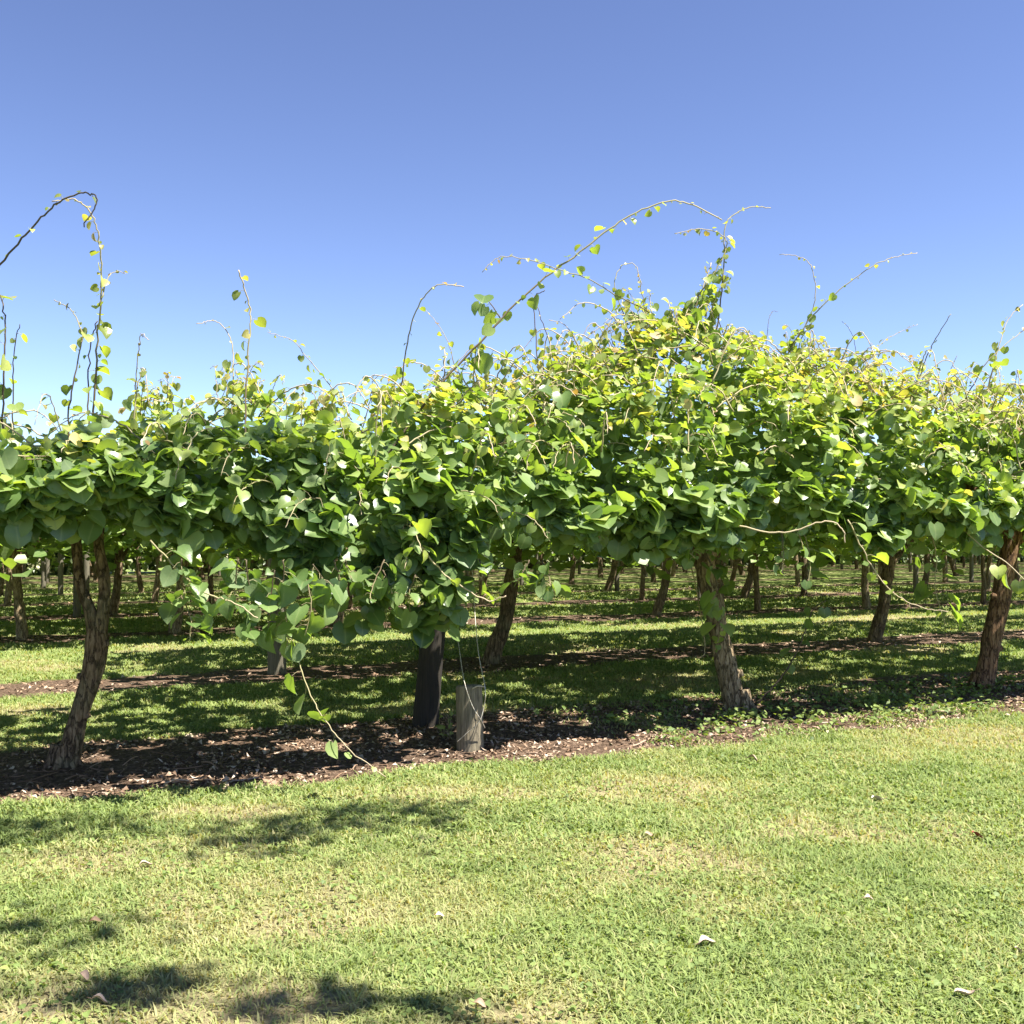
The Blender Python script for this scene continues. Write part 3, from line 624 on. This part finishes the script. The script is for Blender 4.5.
cane('mid', [(690, 560), (700, 610), (705, 650), (700, 657)], -.2, -.2, 0.006, 0.004, leaf_gap=0.5, leaf0=0.1, leaf1=0.1, age0=0.3, age1=0.5, col0=.6, col1=.9)

# ------------------------------------------------------------------ posts
def post(name, base, top, r, m, seed, parent=None, rt=None, split=False):
    mb = MB(); base = np.asarray(base, float); top = np.asarray(top, float)
    n = 26; f = np.linspace(0, 1, n)[:, None]; path = base * (1 - f) + top * f
    path = np.vstack([path, path[-1] + norm(top - base) * 0.006, path[-1] + norm(top - base) * 0.009])
    rr = np.r_[np.linspace(r, rt or r * 0.93, n), (rt or r * .93) * 0.93, (rt or r * .93) * 0.6]
    tube(mb, path, rr, 28, 0, (0, 0, 0), 0.10, 3.0, seed)
    return mb
g = G(424, 731); g[2] = -0.05
pm = post("wooden_post", g, P(441, 540, g[1] + .02), 0.108, M_POST_DARK, 4)
po = pm.obj("wooden_post", [M_POST_DARK], loc=(g[0], g[1], 0)); tag(po, "dark round timber post leaning slightly right, left of the short cut post", "post")
g = G(471, 752); g[2] = -0.05; Yst = g[1]
stump = empty("anchor_post", (g[0], g[1], 0)); tag(stump, "short pale cut off timber post with crossed wires at the mulch edge", "post")
pm = post("x", g, P(469, 686, Yst + .03), 0.102, M_STUMP, 8, rt=0.098)
pm.obj("stump", [M_STUMP], stump, loc=(g[0], g[1], 0))
def wire(pts, r=0.0035):
    mb = MB(); tube(mb, smooth_path(pts, 8), r, 6); return mb.obj("wire", [M_WIRE], stump, loc=(g[0], g[1], 0))
Yf = Yst - 0.13
wire([P(449, 565, Yst + .4), P(452, 600, Yst + .3), P(458, 640, Yst + .2), P(464, 680, Yst - .12), P(472, 705, Yf), P(481, 720, Yf), P(485, 728, Yf + .03)])
wire([P(472, 565, Yst + .4), P(474, 600, Yst + .3), P(478, 650, Yst + .1), P(485, 688, Yf + .03), P(484, 706, Yf + .03), P(479, 722, Yf), P(466, 734, Yf), P(457, 742, Yf + .02)])
wire([P(472, 689, Yst - .06), P(478, 686, Yst - .07), P(485, 687, Yst - .02)], 0.005)

# ------------------------------------------------------------------ vines of the rows behind
def back_crown(seed, L=4.0, n=4300, wide=0):
    mb = MB(); k = n
    s = R.uniform(-L / 2, L / 2, k); t = R.uniform(-1, 1, k); t = t * (wide or (2.75 if seed % 2 else 2.5))
    top = 1.72 + 0.55 * (1 - np.abs(t / 2.9) ** 2) + 0.35 * (fbm(s, t, 0, 300 + seed, 2) - 0.4)
    z = 1.70 + (top - 1.70) * R.random(k) ** 0.6 - np.where(R.random(k) < .2, R.random(k) ** 2 * 0.6, 0)
    rn = R.normal(0, 1, (k, 3))
    pos = s[:, None] * ES + t[:, None] * ET + z[:, None] * UP
    leaves(mb, pos, UP + rn * 0.45, rn[:, ::-1] - UP * 0.7, R.uniform(0.12, 0.19, k), 0.15 + 0.45 * R.random(k), tpl=(LT2, LQ2), gaps=0.555)
    for i in range(14):   # bare canes under the leaf roof
        a = R.uniform(-L / 2, L / 2); t0 = R.uniform(-.3, .3); sg = R.choice([-1, 1])
        tube(mb, smooth_path([a * ES + t0 * ET + 1.7 * UP, (a + R.normal(0, .2)) * ES + sg * .9 * ET + 1.78 * UP, (a + R.normal(0, .3)) * ES + sg * 1.7 * ET + 1.62 * UP], 4), 0.01, 4, 1, (0.2, 0, 0))
    return mb.mesh("vine_crown", [M_LEAF, M_CANE])
def back_trunk(seed, lean, fork, r):
    base = np.zeros(3); t1 = np.array([lean * 0.45, 0, 0.55]); t2 = np.array([lean * 0.7, 0.03, 1.1]); t3 = np.array([lean * 0.9, 0, 1.55])
    limbs = [([base - UP * 0.08, base + UP * .08 + t1 * .05, t1, t2, t3], [r * 1.45, r * 1.15, r, r * .92, r * .85])]
    for sg in (-1, 1):
        limbs.append(([t2 if fork else t3 - UP * .08, (t2 if fork else t3) + ES * sg * 0.18 + UP * 0.25, (t3 + ES * sg * 0.6 + UP * 0.22), t3 + ES * sg * 1.3 + UP * 0.28], [r * .65, r * .5, r * .4, r * .25]))
    return trunk_mesh(limbs, seed, 0.36, 16).mesh("vine_trunk", [M_BARK])
CR = [back_crown(i) for i in range(6)]
CRW = [back_crown(10 + i, 6.4, 7400, 2.6) for i in range(3)]
TR = [back_trunk(40 + i, l, f, r) for i, (l, f, r) in enumerate(((0.35, False, 0.092), (0.15, True, 0.075), (0.05, False, 0.058), (-0.25, True, 0.085)))]
TR_PALE = TR[1].copy(); TR_PALE.materials[0] = M_BARK_PALE
ORD = ["", "second", "third", "fourth", "fifth", "sixth", "seventh", "eighth", "ninth"]
used = {}
def place_vine(k, s, tr, rz, label, jitter=0.0, pale=False):
    p = from_st(s, ROWT[k] + jitter)
    root = empty("kiwifruit_vine", p); tag(root, label, "vine", "kiwifruit vines in the %s row back" % ORD[k])
    me = TR_PALE if pale else TR[tr]
    a = bpy.data.objects.new("trunk", me); COL.objects.link(a); a.parent = root; a.rotation_euler.z = rz
    sc = 0.9 + 0.25 * R.random(); a.scale = (sc, sc, 1)
    c = bpy.data.objects.new("crown", (CRW[int(R.integers(3))] if k <= 2 else CR[int(R.integers(6))])); COL.objects.link(c); c.parent = root
    c.location.z = -0.14 if k >= 3 else 0.0; c.scale = (1, 1, 1.0 + 0.04 * R.random())
    return root
# trunks the photograph shows, by picture column: (row, column, trunk, turn, label, pale)
SEEN = [
 (1, 492, 0, 0.0, "dark rough vine trunk leaning right, second row, right of the short cut post", False),
 (1, 722, 3, 1.0, "dark vine trunk almost hidden right behind the rough sunlit trunk", False),
 (1, 428, 2, 0.0, "slim vine trunk almost hidden behind the dark leaning post", False),
 (1, 875, 3, 2.9, "kiwifruit vine with shaggy dark trunk and pale peeling bark, between the two right front trunks", False),
 (2, 338, 1, 0.3, "kiwifruit vine with pale orange sunlit trunk behind hanging leaves, left of the dark post", True),
 (2, 175, 2, 0.0, "kiwifruit vine with slim pale trunk between forked trunk and hanging foliage", True),
 (2, 657, 0, 0.1, "kiwifruit vine with dark curved trunk leaning right, just left of the rough sunlit trunk", False),
 (3, 642, 2, 0.0, "slim dark vine trunk standing beside the curved leaning one, fourth row", False),
 (3, 804, 1, 1.0, "dark straight vine trunk in the fourth row under round hanging leaves", False),
 (3, 745, 0, 0.2, "dark vine trunk in the fourth row just right of the rough sunlit trunk", False),
 (3, 113, 1, 0.4, "greenish straight vine trunk in the fourth row, right of the forked trunk", False),
 (3, 924, 1, 0.0, "thick dark vine trunk in the fourth row, left of the leaning brown trunk", False),
 (4, 608, 0, 0.0, "thick dark vine trunk seen far back through the central gap", False),
]
used = {k: [] for k in range(9)}
for (k, x, tr, rz, lab, pale) in SEEN:
    s = row_s(x, k); used[k].append(s); place_vine(k, s, tr, rz, lab, 0.0, pale)
for k in range(1, 9):
    lo = row_s(-60, k) - 2.5; hi = row_s(1085, k) + 2.5
    s = lo + R.uniform(0, 1)
    while s < hi:
        dmin = min([abs(s - u) for u in used[k]] or [99])
        if dmin > (2.3 if k < 3 else 1.7):
            if k == 1 and row_s(20, 1) < s < row_s(1010, 1):
                pass
            else:
                place_vine(k, s, int(R.integers(4)), R.uniform(0, 6.28), "kiwifruit vine in the %s row behind, one of its plain thin trunks" % ORD[k], R.uniform(-.1, .1), R.random() < 0.25)
                used[k].append(s)
        s += R.uniform(3.0, 3.9) if k < 5 else R.uniform(3.3, 4.0)
# posts under the wires of the rows behind
ps = [(1, 277, "grey green round timber post in the second row behind the hanging leaf cluster")]
for (k, x, lab) in ps:
    Y = row_Y(x, k); g2 = np.array([(x - 512) / F * Y, Y, 0]); g2[:] = from_st(row_s(x, k), ROWT[k])
    pm = post("wooden_post", g2 - UP * .05, g2 + UP * 1.75, 0.11, M_POST, 17)
    tag(pm.obj("wooden_post", [M_POST], loc=g2), lab, "post")
pmesh = post("p", (0, 0, -.05), (0, 0, 1.8), 0.075, M_POST, 21).mesh("row_post", [M_POST])
for k in range(3, 9):
    lo = row_s(-20, k); hi = row_s(1040, k)
    for j, s in enumerate(np.arange(lo + 2, hi, 7.5)):
        o = bpy.data.objects.new("wooden_post", pmesh); COL.objects.link(o); o.location = from_st(s + R.uniform(-.5, .5), ROWT[k])
        o.rotation_euler.z = R.uniform(0, 6)
        tag(o, "slim grey pergola post among the trunks of the %s row" % ORD[k], "post", "pergola posts in the %s row" % ORD[k])

# shelter hedge closing off the far end
mb = MB(); k = 52000
HT = -(57.0 - 9.2) * CA
s = R.uniform(-48, 75, k); zz = R.random(k) ** 0.8 * 4.6; tt = HT + 0.9 + R.normal(0, 0.35, k) + 0.9 * (fbm(s * .5, zz * .8, 0, 401, 3) - .5)
rn = R.normal(0, 1, (k, 3))
leaves(mb, to_world(s, tt, zz), ET * .7 + UP * .7 + rn * .6, rn[:, ::-1] - UP * .6, R.uniform(0.13, 0.30, k), R.random(k) ** 1.3, tpl=(LT2, LQ2))
for sx in np.arange(-48, 75, 2.1):
    p = from_st(sx + R.uniform(-.4, .4), HT + 0.6); tube(mb, smooth_path([p - UP * .1, p + UP * 2 + ES * R.uniform(-.2, .2), p + UP * 4.2], 3), [0.12] * 7, 6, 1, (R.uniform(.2, .6), 0, 0))
# inner mass of the hedge
nn_ = 120; ss = np.linspace(-48, 75, nn_); 
for a_ in range(2):
    zz_ = np.array([0, 1.5, 3.0, 4.1]); gg = np.stack([from_st(s0, HT - .3 - .5 * a_ + 0.3 * math.sin(s0 * 2.3 + z0), z0 + .2 * math.sin(s0)) for s0 in ss for z0 in zz_])
    qi = (np.arange(nn_ - 1)[:, None] * 4 + np.arange(3)[None, :]).ravel(); mb.add(gg, [np.stack([qi, qi + 1, qi + 5, qi + 4], -1)], 0, (0.0, 0.1, 1.0))
tag(mb.obj("shelter_hedge", [M_HEDGE, M_CANE]), "leafy shelter hedge closing the far end beyond all vine rows", "hedge")

# ------------------------------------------------------------------ tree left of the frame whose boughs shade the lawn
tb = np.array([-6.2, 2.6, 0.0])
tree = empty("shade_tree", tb); tag(tree, "tall spreading tree outside the left edge shading the lawn", "tree")
crown = MB(); twig = []
top = tb + np.array([0.3, 0.3, 5.2])
twig.append(([tb - UP * .1, tb + UP * 2 + ES * .1, top], [0.26, 0.2, 0.15]))
def shade(px, py, z, rx, ry, n, dens=1.0, ground=True, Yt=None):
    g_ = G(px, py) if ground else P(px, py, Yt)
    c = g_ + SUN * ((z - g_[2]) / SUN[2])
    k = int(n * .72); p = c + R.normal(0, 1, (k, 3)) * np.array([rx, ry, 0.25]) * 0.6
    rn = R.normal(0, 1, (k, 3)); leaves(crown, p, UP + rn * .5, rn[:, ::-1], R.uniform(0.09, 0.15, k), R.random(k), tpl=(LT3, LQ3), wid=(1.2, 1.8))
    twig.append(([top - UP * .3, top + (c - top) * .35 + UP * .7, top + (c - top) * .7 + UP * .5, c], [0.05, 0.035, 0.02, 0.008]))
shade(335, 828, 8.2, 0.55, 0.26, 190); shade(410, 812, 8.3, 0.35, 0.2, 90); shade(265, 846, 8.0, 0.35, 0.2, 70)
shade(110, 992, 7.2, 0.20, 0.12, 80); shade(165, 985, 7.3, 0.15, 0.1, 45); shade(310, 1006, 7.4, 0.22, 0.12, 80); shade(425, 1012, 7.5, 0.15, 0.09, 45)
shade(50, 935, 7.4, 0.35, 0.2, 60); shade(40, 828, 7.9, 0.6, 0.25, 150); shade(20, 770, 8.2, 0.5, 0.3, 120)
shade(60, 530, 8.6, 0.9, 0.4, 230, ground=False, Yt=7.0); shade(190, 545, 8.7, 0.8, 0.35, 130, ground=False, Yt=7.0); shade(-60, 500, 8.4, 0.8, 0.8, 200, ground=False, Yt=6.6)
for i in range(26):
    c = tb + np.array([R.uniform(-3.5, 1.5), R.uniform(-3.5, 1.5), R.uniform(5.5, 9.5)]); k = 160
    p = c + R.normal(0, .5, (k, 3)); rn = R.normal(0, 1, (k, 3)); leaves(crown, p, UP + rn * .6, rn[:, ::-1], R.uniform(.09, .15, k), R.random(k), tpl=(LT3, LQ3), wid=(1.2, 1.8))
    twig.append(([top, (top + c) / 2 + UP * .3, c], [0.07, 0.04, 0.015]))
trunk_mesh(twig, 77, 0.25, 8).obj("trunk", [M_BARK], tree, loc=tb)
crown.obj("crown", [M_TREE], tree, loc=tb)

# ------------------------------------------------------------------ turf, litter, weeds
def blades(mb, X, Y, h, wd, age, lean=0.7):
    n = len(X); z = ground_z(X, Y); p = np.stack([X, Y, z - 0.003], -1)
    th = R.uniform(0, 2 * math.pi, n); d = np.stack([np.cos(th), np.sin(th), 0 * th], -1); sd = np.stack([-np.sin(th), np.cos(th), 0 * th], -1)
    ln = R.uniform(0.15, 1.0, n)[:, None] * lean * 1.4
    h = h[:, None]; wd = wd[:, None]
    m1 = p + UP * h * 0.6 + d * h * 0.35 * ln; tp = p + UP * h * R.uniform(0.55, 1.0, n)[:, None] + d * h * ln
    v = np.stack([p - sd * wd * .5, p + sd * wd * .5, m1 + sd * wd * .45, m1 - sd * wd * .45, tp], 1)
    i = np.arange(n)[:, None] * 5
    q = i + np.array([[0, 1, 2, 3]]); t3 = i + np.array([[3, 2, 4]])
    col = np.zeros((n, 5, 3)); col[:, :, 0] = np.clip(age, 0, 1)[:, None]; col[:, :, 1] = R.random(n)[:, None]; col[:, :, 2] = 1
    mb.add(v.reshape(-1, 3), [q, t3], 0, col.reshape(-1, 3))
def scatter(y0, y1, per, margin=1.12, lo=-1.0, hi=1.0):
    area = (y1 ** 2 - y0 ** 2) * 0.474 * margin
    n = int(area * per); Y = np.sqrt(R.uniform(y0 ** 2, y1 ** 2, n)); X = R.uniform(-1, 1, n) * Y * 0.474 * margin
    return X, Y
mb = MB()
for (y0, y1, per, hh, ww) in ((3.2, 5.5, 7500, 1.0, 0.0055), (5.5, 9.5, 4600, 1.1, 0.0075), (9.5, 14, 1900, 1.2, 0.009), (14, 24, 600, 1.35, 0.014), (24, 36, 150, 1.6, 0.025)):
    X, Y = scatter(y0, y1, per); s, t = to_st(X, Y)
    m_ = mulch_mask(s, t); dr = dry_mask(X, Y)
    weedy = np.clip((s - 0.2) / 1.0, 0, 1) * np.clip(5.0 - s, .08, .8) * (np.abs(t - 0.6) < 1.2) * np.clip((fbm(s * 2, t * 2, 0, 77, 2) - 0.38) * 4, 0, 1)
    bare = np.clip(dr * 1.0 - 0.40, 0, 0.55)
    keep = (R.random(len(X)) > np.maximum(np.clip(m_ * 1.05 - weedy * 0.65, 0, 1), bare))
    X, Y, dr, m_ = X[keep], Y[keep], dr[keep], m_[keep]; n = len(X)
    lush = fbm(X * 1.7, Y * 1.7, 0, 12, 3); tuft = noise(X * 9, Y * 9, 0, 13)
    h = hh * (0.018 + 0.022 * lush + 0.016 * tuft ** 2) * R.uniform(0.6, 1.3, n)
    age = 0.48 - 0.55 * (lush - 0.5) + 0.35 * dr + 0.16 * R.normal(0, 1, n) + np.where(R.random(n) < 0.16, 0.4, 0) + 0.3 * (noise(X * 6, Y * 6, 0, 19) - .5)
    blades(mb, X, Y, h, ww * R.uniform(0.5, 1.5, n), age, 1.3)
tag(mb.obj("turf_grass", [M_GRASS]), "short mown sunlit grass with straw coloured patches", "grass", kind="stuff")

# clover and other low broad leaves in the lawn
mb = MB()
X, Y = scatter(3.2, 9.5, 450); cl = fbm(X * 1.3, Y * 1.3, 0, 44, 3); s, t = to_st(X, Y)
keep = (cl > 0.50) & (mulch_mask(s, t) < 0.3); X, Y = X[keep], Y[keep]; n = len(X)
rn = R.normal(0, 1, (n, 3))
leaves(mb, np.stack([X, Y, ground_z(X, Y) + R.uniform(.012, .032, n)], -1), UP + rn * .35, rn[:, ::-1] * np.array([1, 1, .2]), R.uniform(.014, .028, n), 0.2 + 0.25 * R.random(n), tpl=(LT2, LQ2))
tag(mb.obj("clover_patches", [M_GRASS]), "low green clover growing through the lawn", "clover", kind="stuff")

mb = MB()   # weeds under the middle and right vines
cent = [(R.uniform(0.4, 6.8), R.uniform(-0.35, 1.25)) for _ in range(48)] + [(R.uniform(4.0, 6.2), R.uniform(-.4, .9)) for _ in range(14)] + [(R.uniform(1.8, 4.2), R.uniform(0.2, 1.3)) for _ in range(40)]
for (sc, tc_) in cent:
    k = int(R.integers(14, 50)); r_ = R.uniform(.08, .22); s = sc + R.normal(0, r_, k); t = tc_ + R.normal(0, r_ * .7, k)
    p = to_world(s, t, R.random(k) * R.uniform(.04, .13)); p[:, 2] += ground_z(p[:, 0], p[:, 1]); rn = R.normal(0, 1, (k, 3))
    leaves(mb, p, UP + rn * .5, rn[:, ::-1] * np.array([1, 1, .4]), R.uniform(.025, .07, k), .1 + .35 * R.random(k), tpl=(LT3, LQ3), wid=(1.1, 1.7))
tag(mb.obj("weeds", [M_GRASS]), "low broad leaved weeds under the middle and right front vines", "weeds", kind="stuff")

mb = MB()   # leaf litter and chips in the mulch
for k, (n, z0, z1, lo, hi) in enumerate(((32000, .012, .060, -5, 9), (4500, .03, .07, -6, 13), (3000, .04, .09, -10, 18), (2200, .05, .10, -14, 22), (1800, .06, .12, -16, 26))):
    s = R.uniform(lo, hi, n); t = ROWT[k] + (R.uniform(-.7, 1.6, n) if k == 0 else R.uniform(-.75, .85, n))
    p = to_world(s, t, 0 * s); dens = mulch_mask(s, t) * np.clip(fbm(s * 2.2, t * 2.2, 0, 91, 3) * 2.4 - .5, .22, 1)
    if k == 0: dens = dens * np.interp(s, [-4, 0.5, 2.0, 9], [1, 1, .8, 1.0])
    keep = R.random(n) < dens; p = p[keep]; n = len(p)
    p[:, 2] = ground_z(p[:, 0], p[:, 1]) + R.uniform(.003, .02, n); rn = R.normal(0, 1, (n, 3))
    leaves(mb, p, UP + rn * .28, rn[:, ::-1] * np.array([1, 1, .15]), R.uniform(z0, z1, n), np.where(R.random(n) < .35, R.uniform(.65, 1, n), R.uniform(0, .6, n)), tpl=(LT3, LQ3), curl=(-3, 4), wid=(.7, 1.6), rough=.12)
for _ in range(220):
    s, t = R.uniform(-4.5, 7), R.uniform(-.5, 1.3); p = from_st(s, t, .02); a = R.uniform(0, 6.28); L = R.uniform(.05, .28)
    d = np.array([math.cos(a), math.sin(a), R.uniform(-.05, .15)]) * L
    tube(mb, smooth_path([p, p + d * .5 + R.normal(0, .01, 3), p + d], 3), R.uniform(.002, .006), 4, 0, (R.uniform(.2, .9), 0, 0))
tag(mb.obj("leaf_litter", [M_LITTER]), "dead brown leaves and twigs littering the mulch strips", "leaf litter", kind="stuff")

# single fallen leaves on the lawn
FL = [(707, 949, .085, .95, "white curled fallen leaf on the lawn, largest pale one below the middle"),
      (965, 1003, .085, .90, "pale fallen leaf on the lawn nearest the bottom right corner"),
      (878, 803, .11, 1.0, "flat long white fallen leaf on the lawn below the leaning right trunk"),
      (753, 763, .10, .75, "tan fallen leaf on the turf just below the rough sunlit trunk"),
      (977, 840, .09, .0, "red fallen leaf on the lawn near the right edge"),
      (869, 907, .055, .9, "small upright pale leaf on the right lawn above the white corner leaf"),
      (146, 871, .075, .85, "cream fallen leaf on the lawn below the forked trunk"),
      (649, 843, .06, .75, "small tan fallen leaf in the centre of the lawn"),
      (100, 1004, .07, .85, "grey white fallen leaf in the shade patch by the bottom left corner"),
      (440, 921, .05, .95, "small white fallen leaf on the lawn below the short cut post"),
      (84, 982, .06, .75, "buff fallen leaf just above the shade patch at lower left"),
      (96, 928, .055, .25, "small brown fallen leaf standing on edge, left part of the lawn"),
      (1019, 958, .05, .9, "tiny pale leaf at the right edge of the lawn"),
      (480, 1012, .055, .7, "yellowish fallen leaf at the bottom edge right of the shade patches")]
for (x, y, sz, age, lab) in FL:
    g_ = G(x, y); mb = MB(); a = R.uniform(-.5, .5) + (0 if R.random() < .5 else math.pi)
    u = np.linspace(0, 1, 9)[:, None]; v = np.linspace(-1, 1, 7)[None, :]
    wv = 0.30 * np.sin(math.pi * np.clip(u, .03, .985)) ** .8
    lx = (u - .5) + 0 * v; ly = v * wv; lz = .10 * np.sin(u * 5 + a) + .22 * (np.abs(v) ** 1.6) * wv * 2 + .02 * noise(u * 9 + x, v * 4)
    c_, s_ = math.cos(a), math.sin(a)
    sz *= .8; pts = np.stack([lx * c_ - ly * s_, lx * s_ + ly * c_, lz * 1.5], -1) * sz; low = pts.copy(); low[..., 2] -= 0.0012
    q = (np.arange(8)[:, None] * 7 + np.arange(6)[None, :]).ravel(); q = np.stack([q, q + 7, q + 8, q + 1], -1)
    mb.add(pts.reshape(-1, 3), [q], 0, (age, .5, 1)); mb.add(low.reshape(-1, 3), [q[:, ::-1]], 0, (age, .5, 1))
    st = pts[0, 3]; tube(mb, np.array([st, st - np.array([c_, s_, -.2]) * sz * .3]), .0012, 4, 0, (age * .6, 0, 0))
    o = mb.obj("fallen_leaf", [M_RED if age == 0 else M_LITTER]); o.location = (g_[0], g_[1], float(ground_z(g_[0], g_[1])) + .028)
    o.rotation_euler = (R.uniform(-.2, .5), R.uniform(-.3, .3), 0)
    tag(o, lab, "leaf", "single fallen leaves on the lawn")

# young shoot beside the cut post
g_ = G(447, 742); mb = MB()
for i in range(9):
    a = R.uniform(0, 6.28); h = R.uniform(.06, .22); d = np.array([math.cos(a), math.sin(a), 0]) * R.uniform(.02, .07)
    p = g_ + d * .3; q_ = g_ + d + UP * h; tube(mb, smooth_path([p, (p + q_) / 2 + d * .2, q_], 3), .002, 4, 1, (.6, 0, 0))
    rn = R.normal(0, .3, (2, 3)); leaves(mb, np.array([q_, (p + q_) / 2]), UP * .6 + d * 6 + rn, np.array([d * 12 + UP * .8] * 2), [.075, .06], [.45, .5], tpl=(LT3, LQ3), wid=(1.0, 1.5))
so = mb.obj("seedling", [M_GRASS, M_CANE], loc=g_); tag(so, "small bright green seedling at the left foot of the short cut post", "seedling")
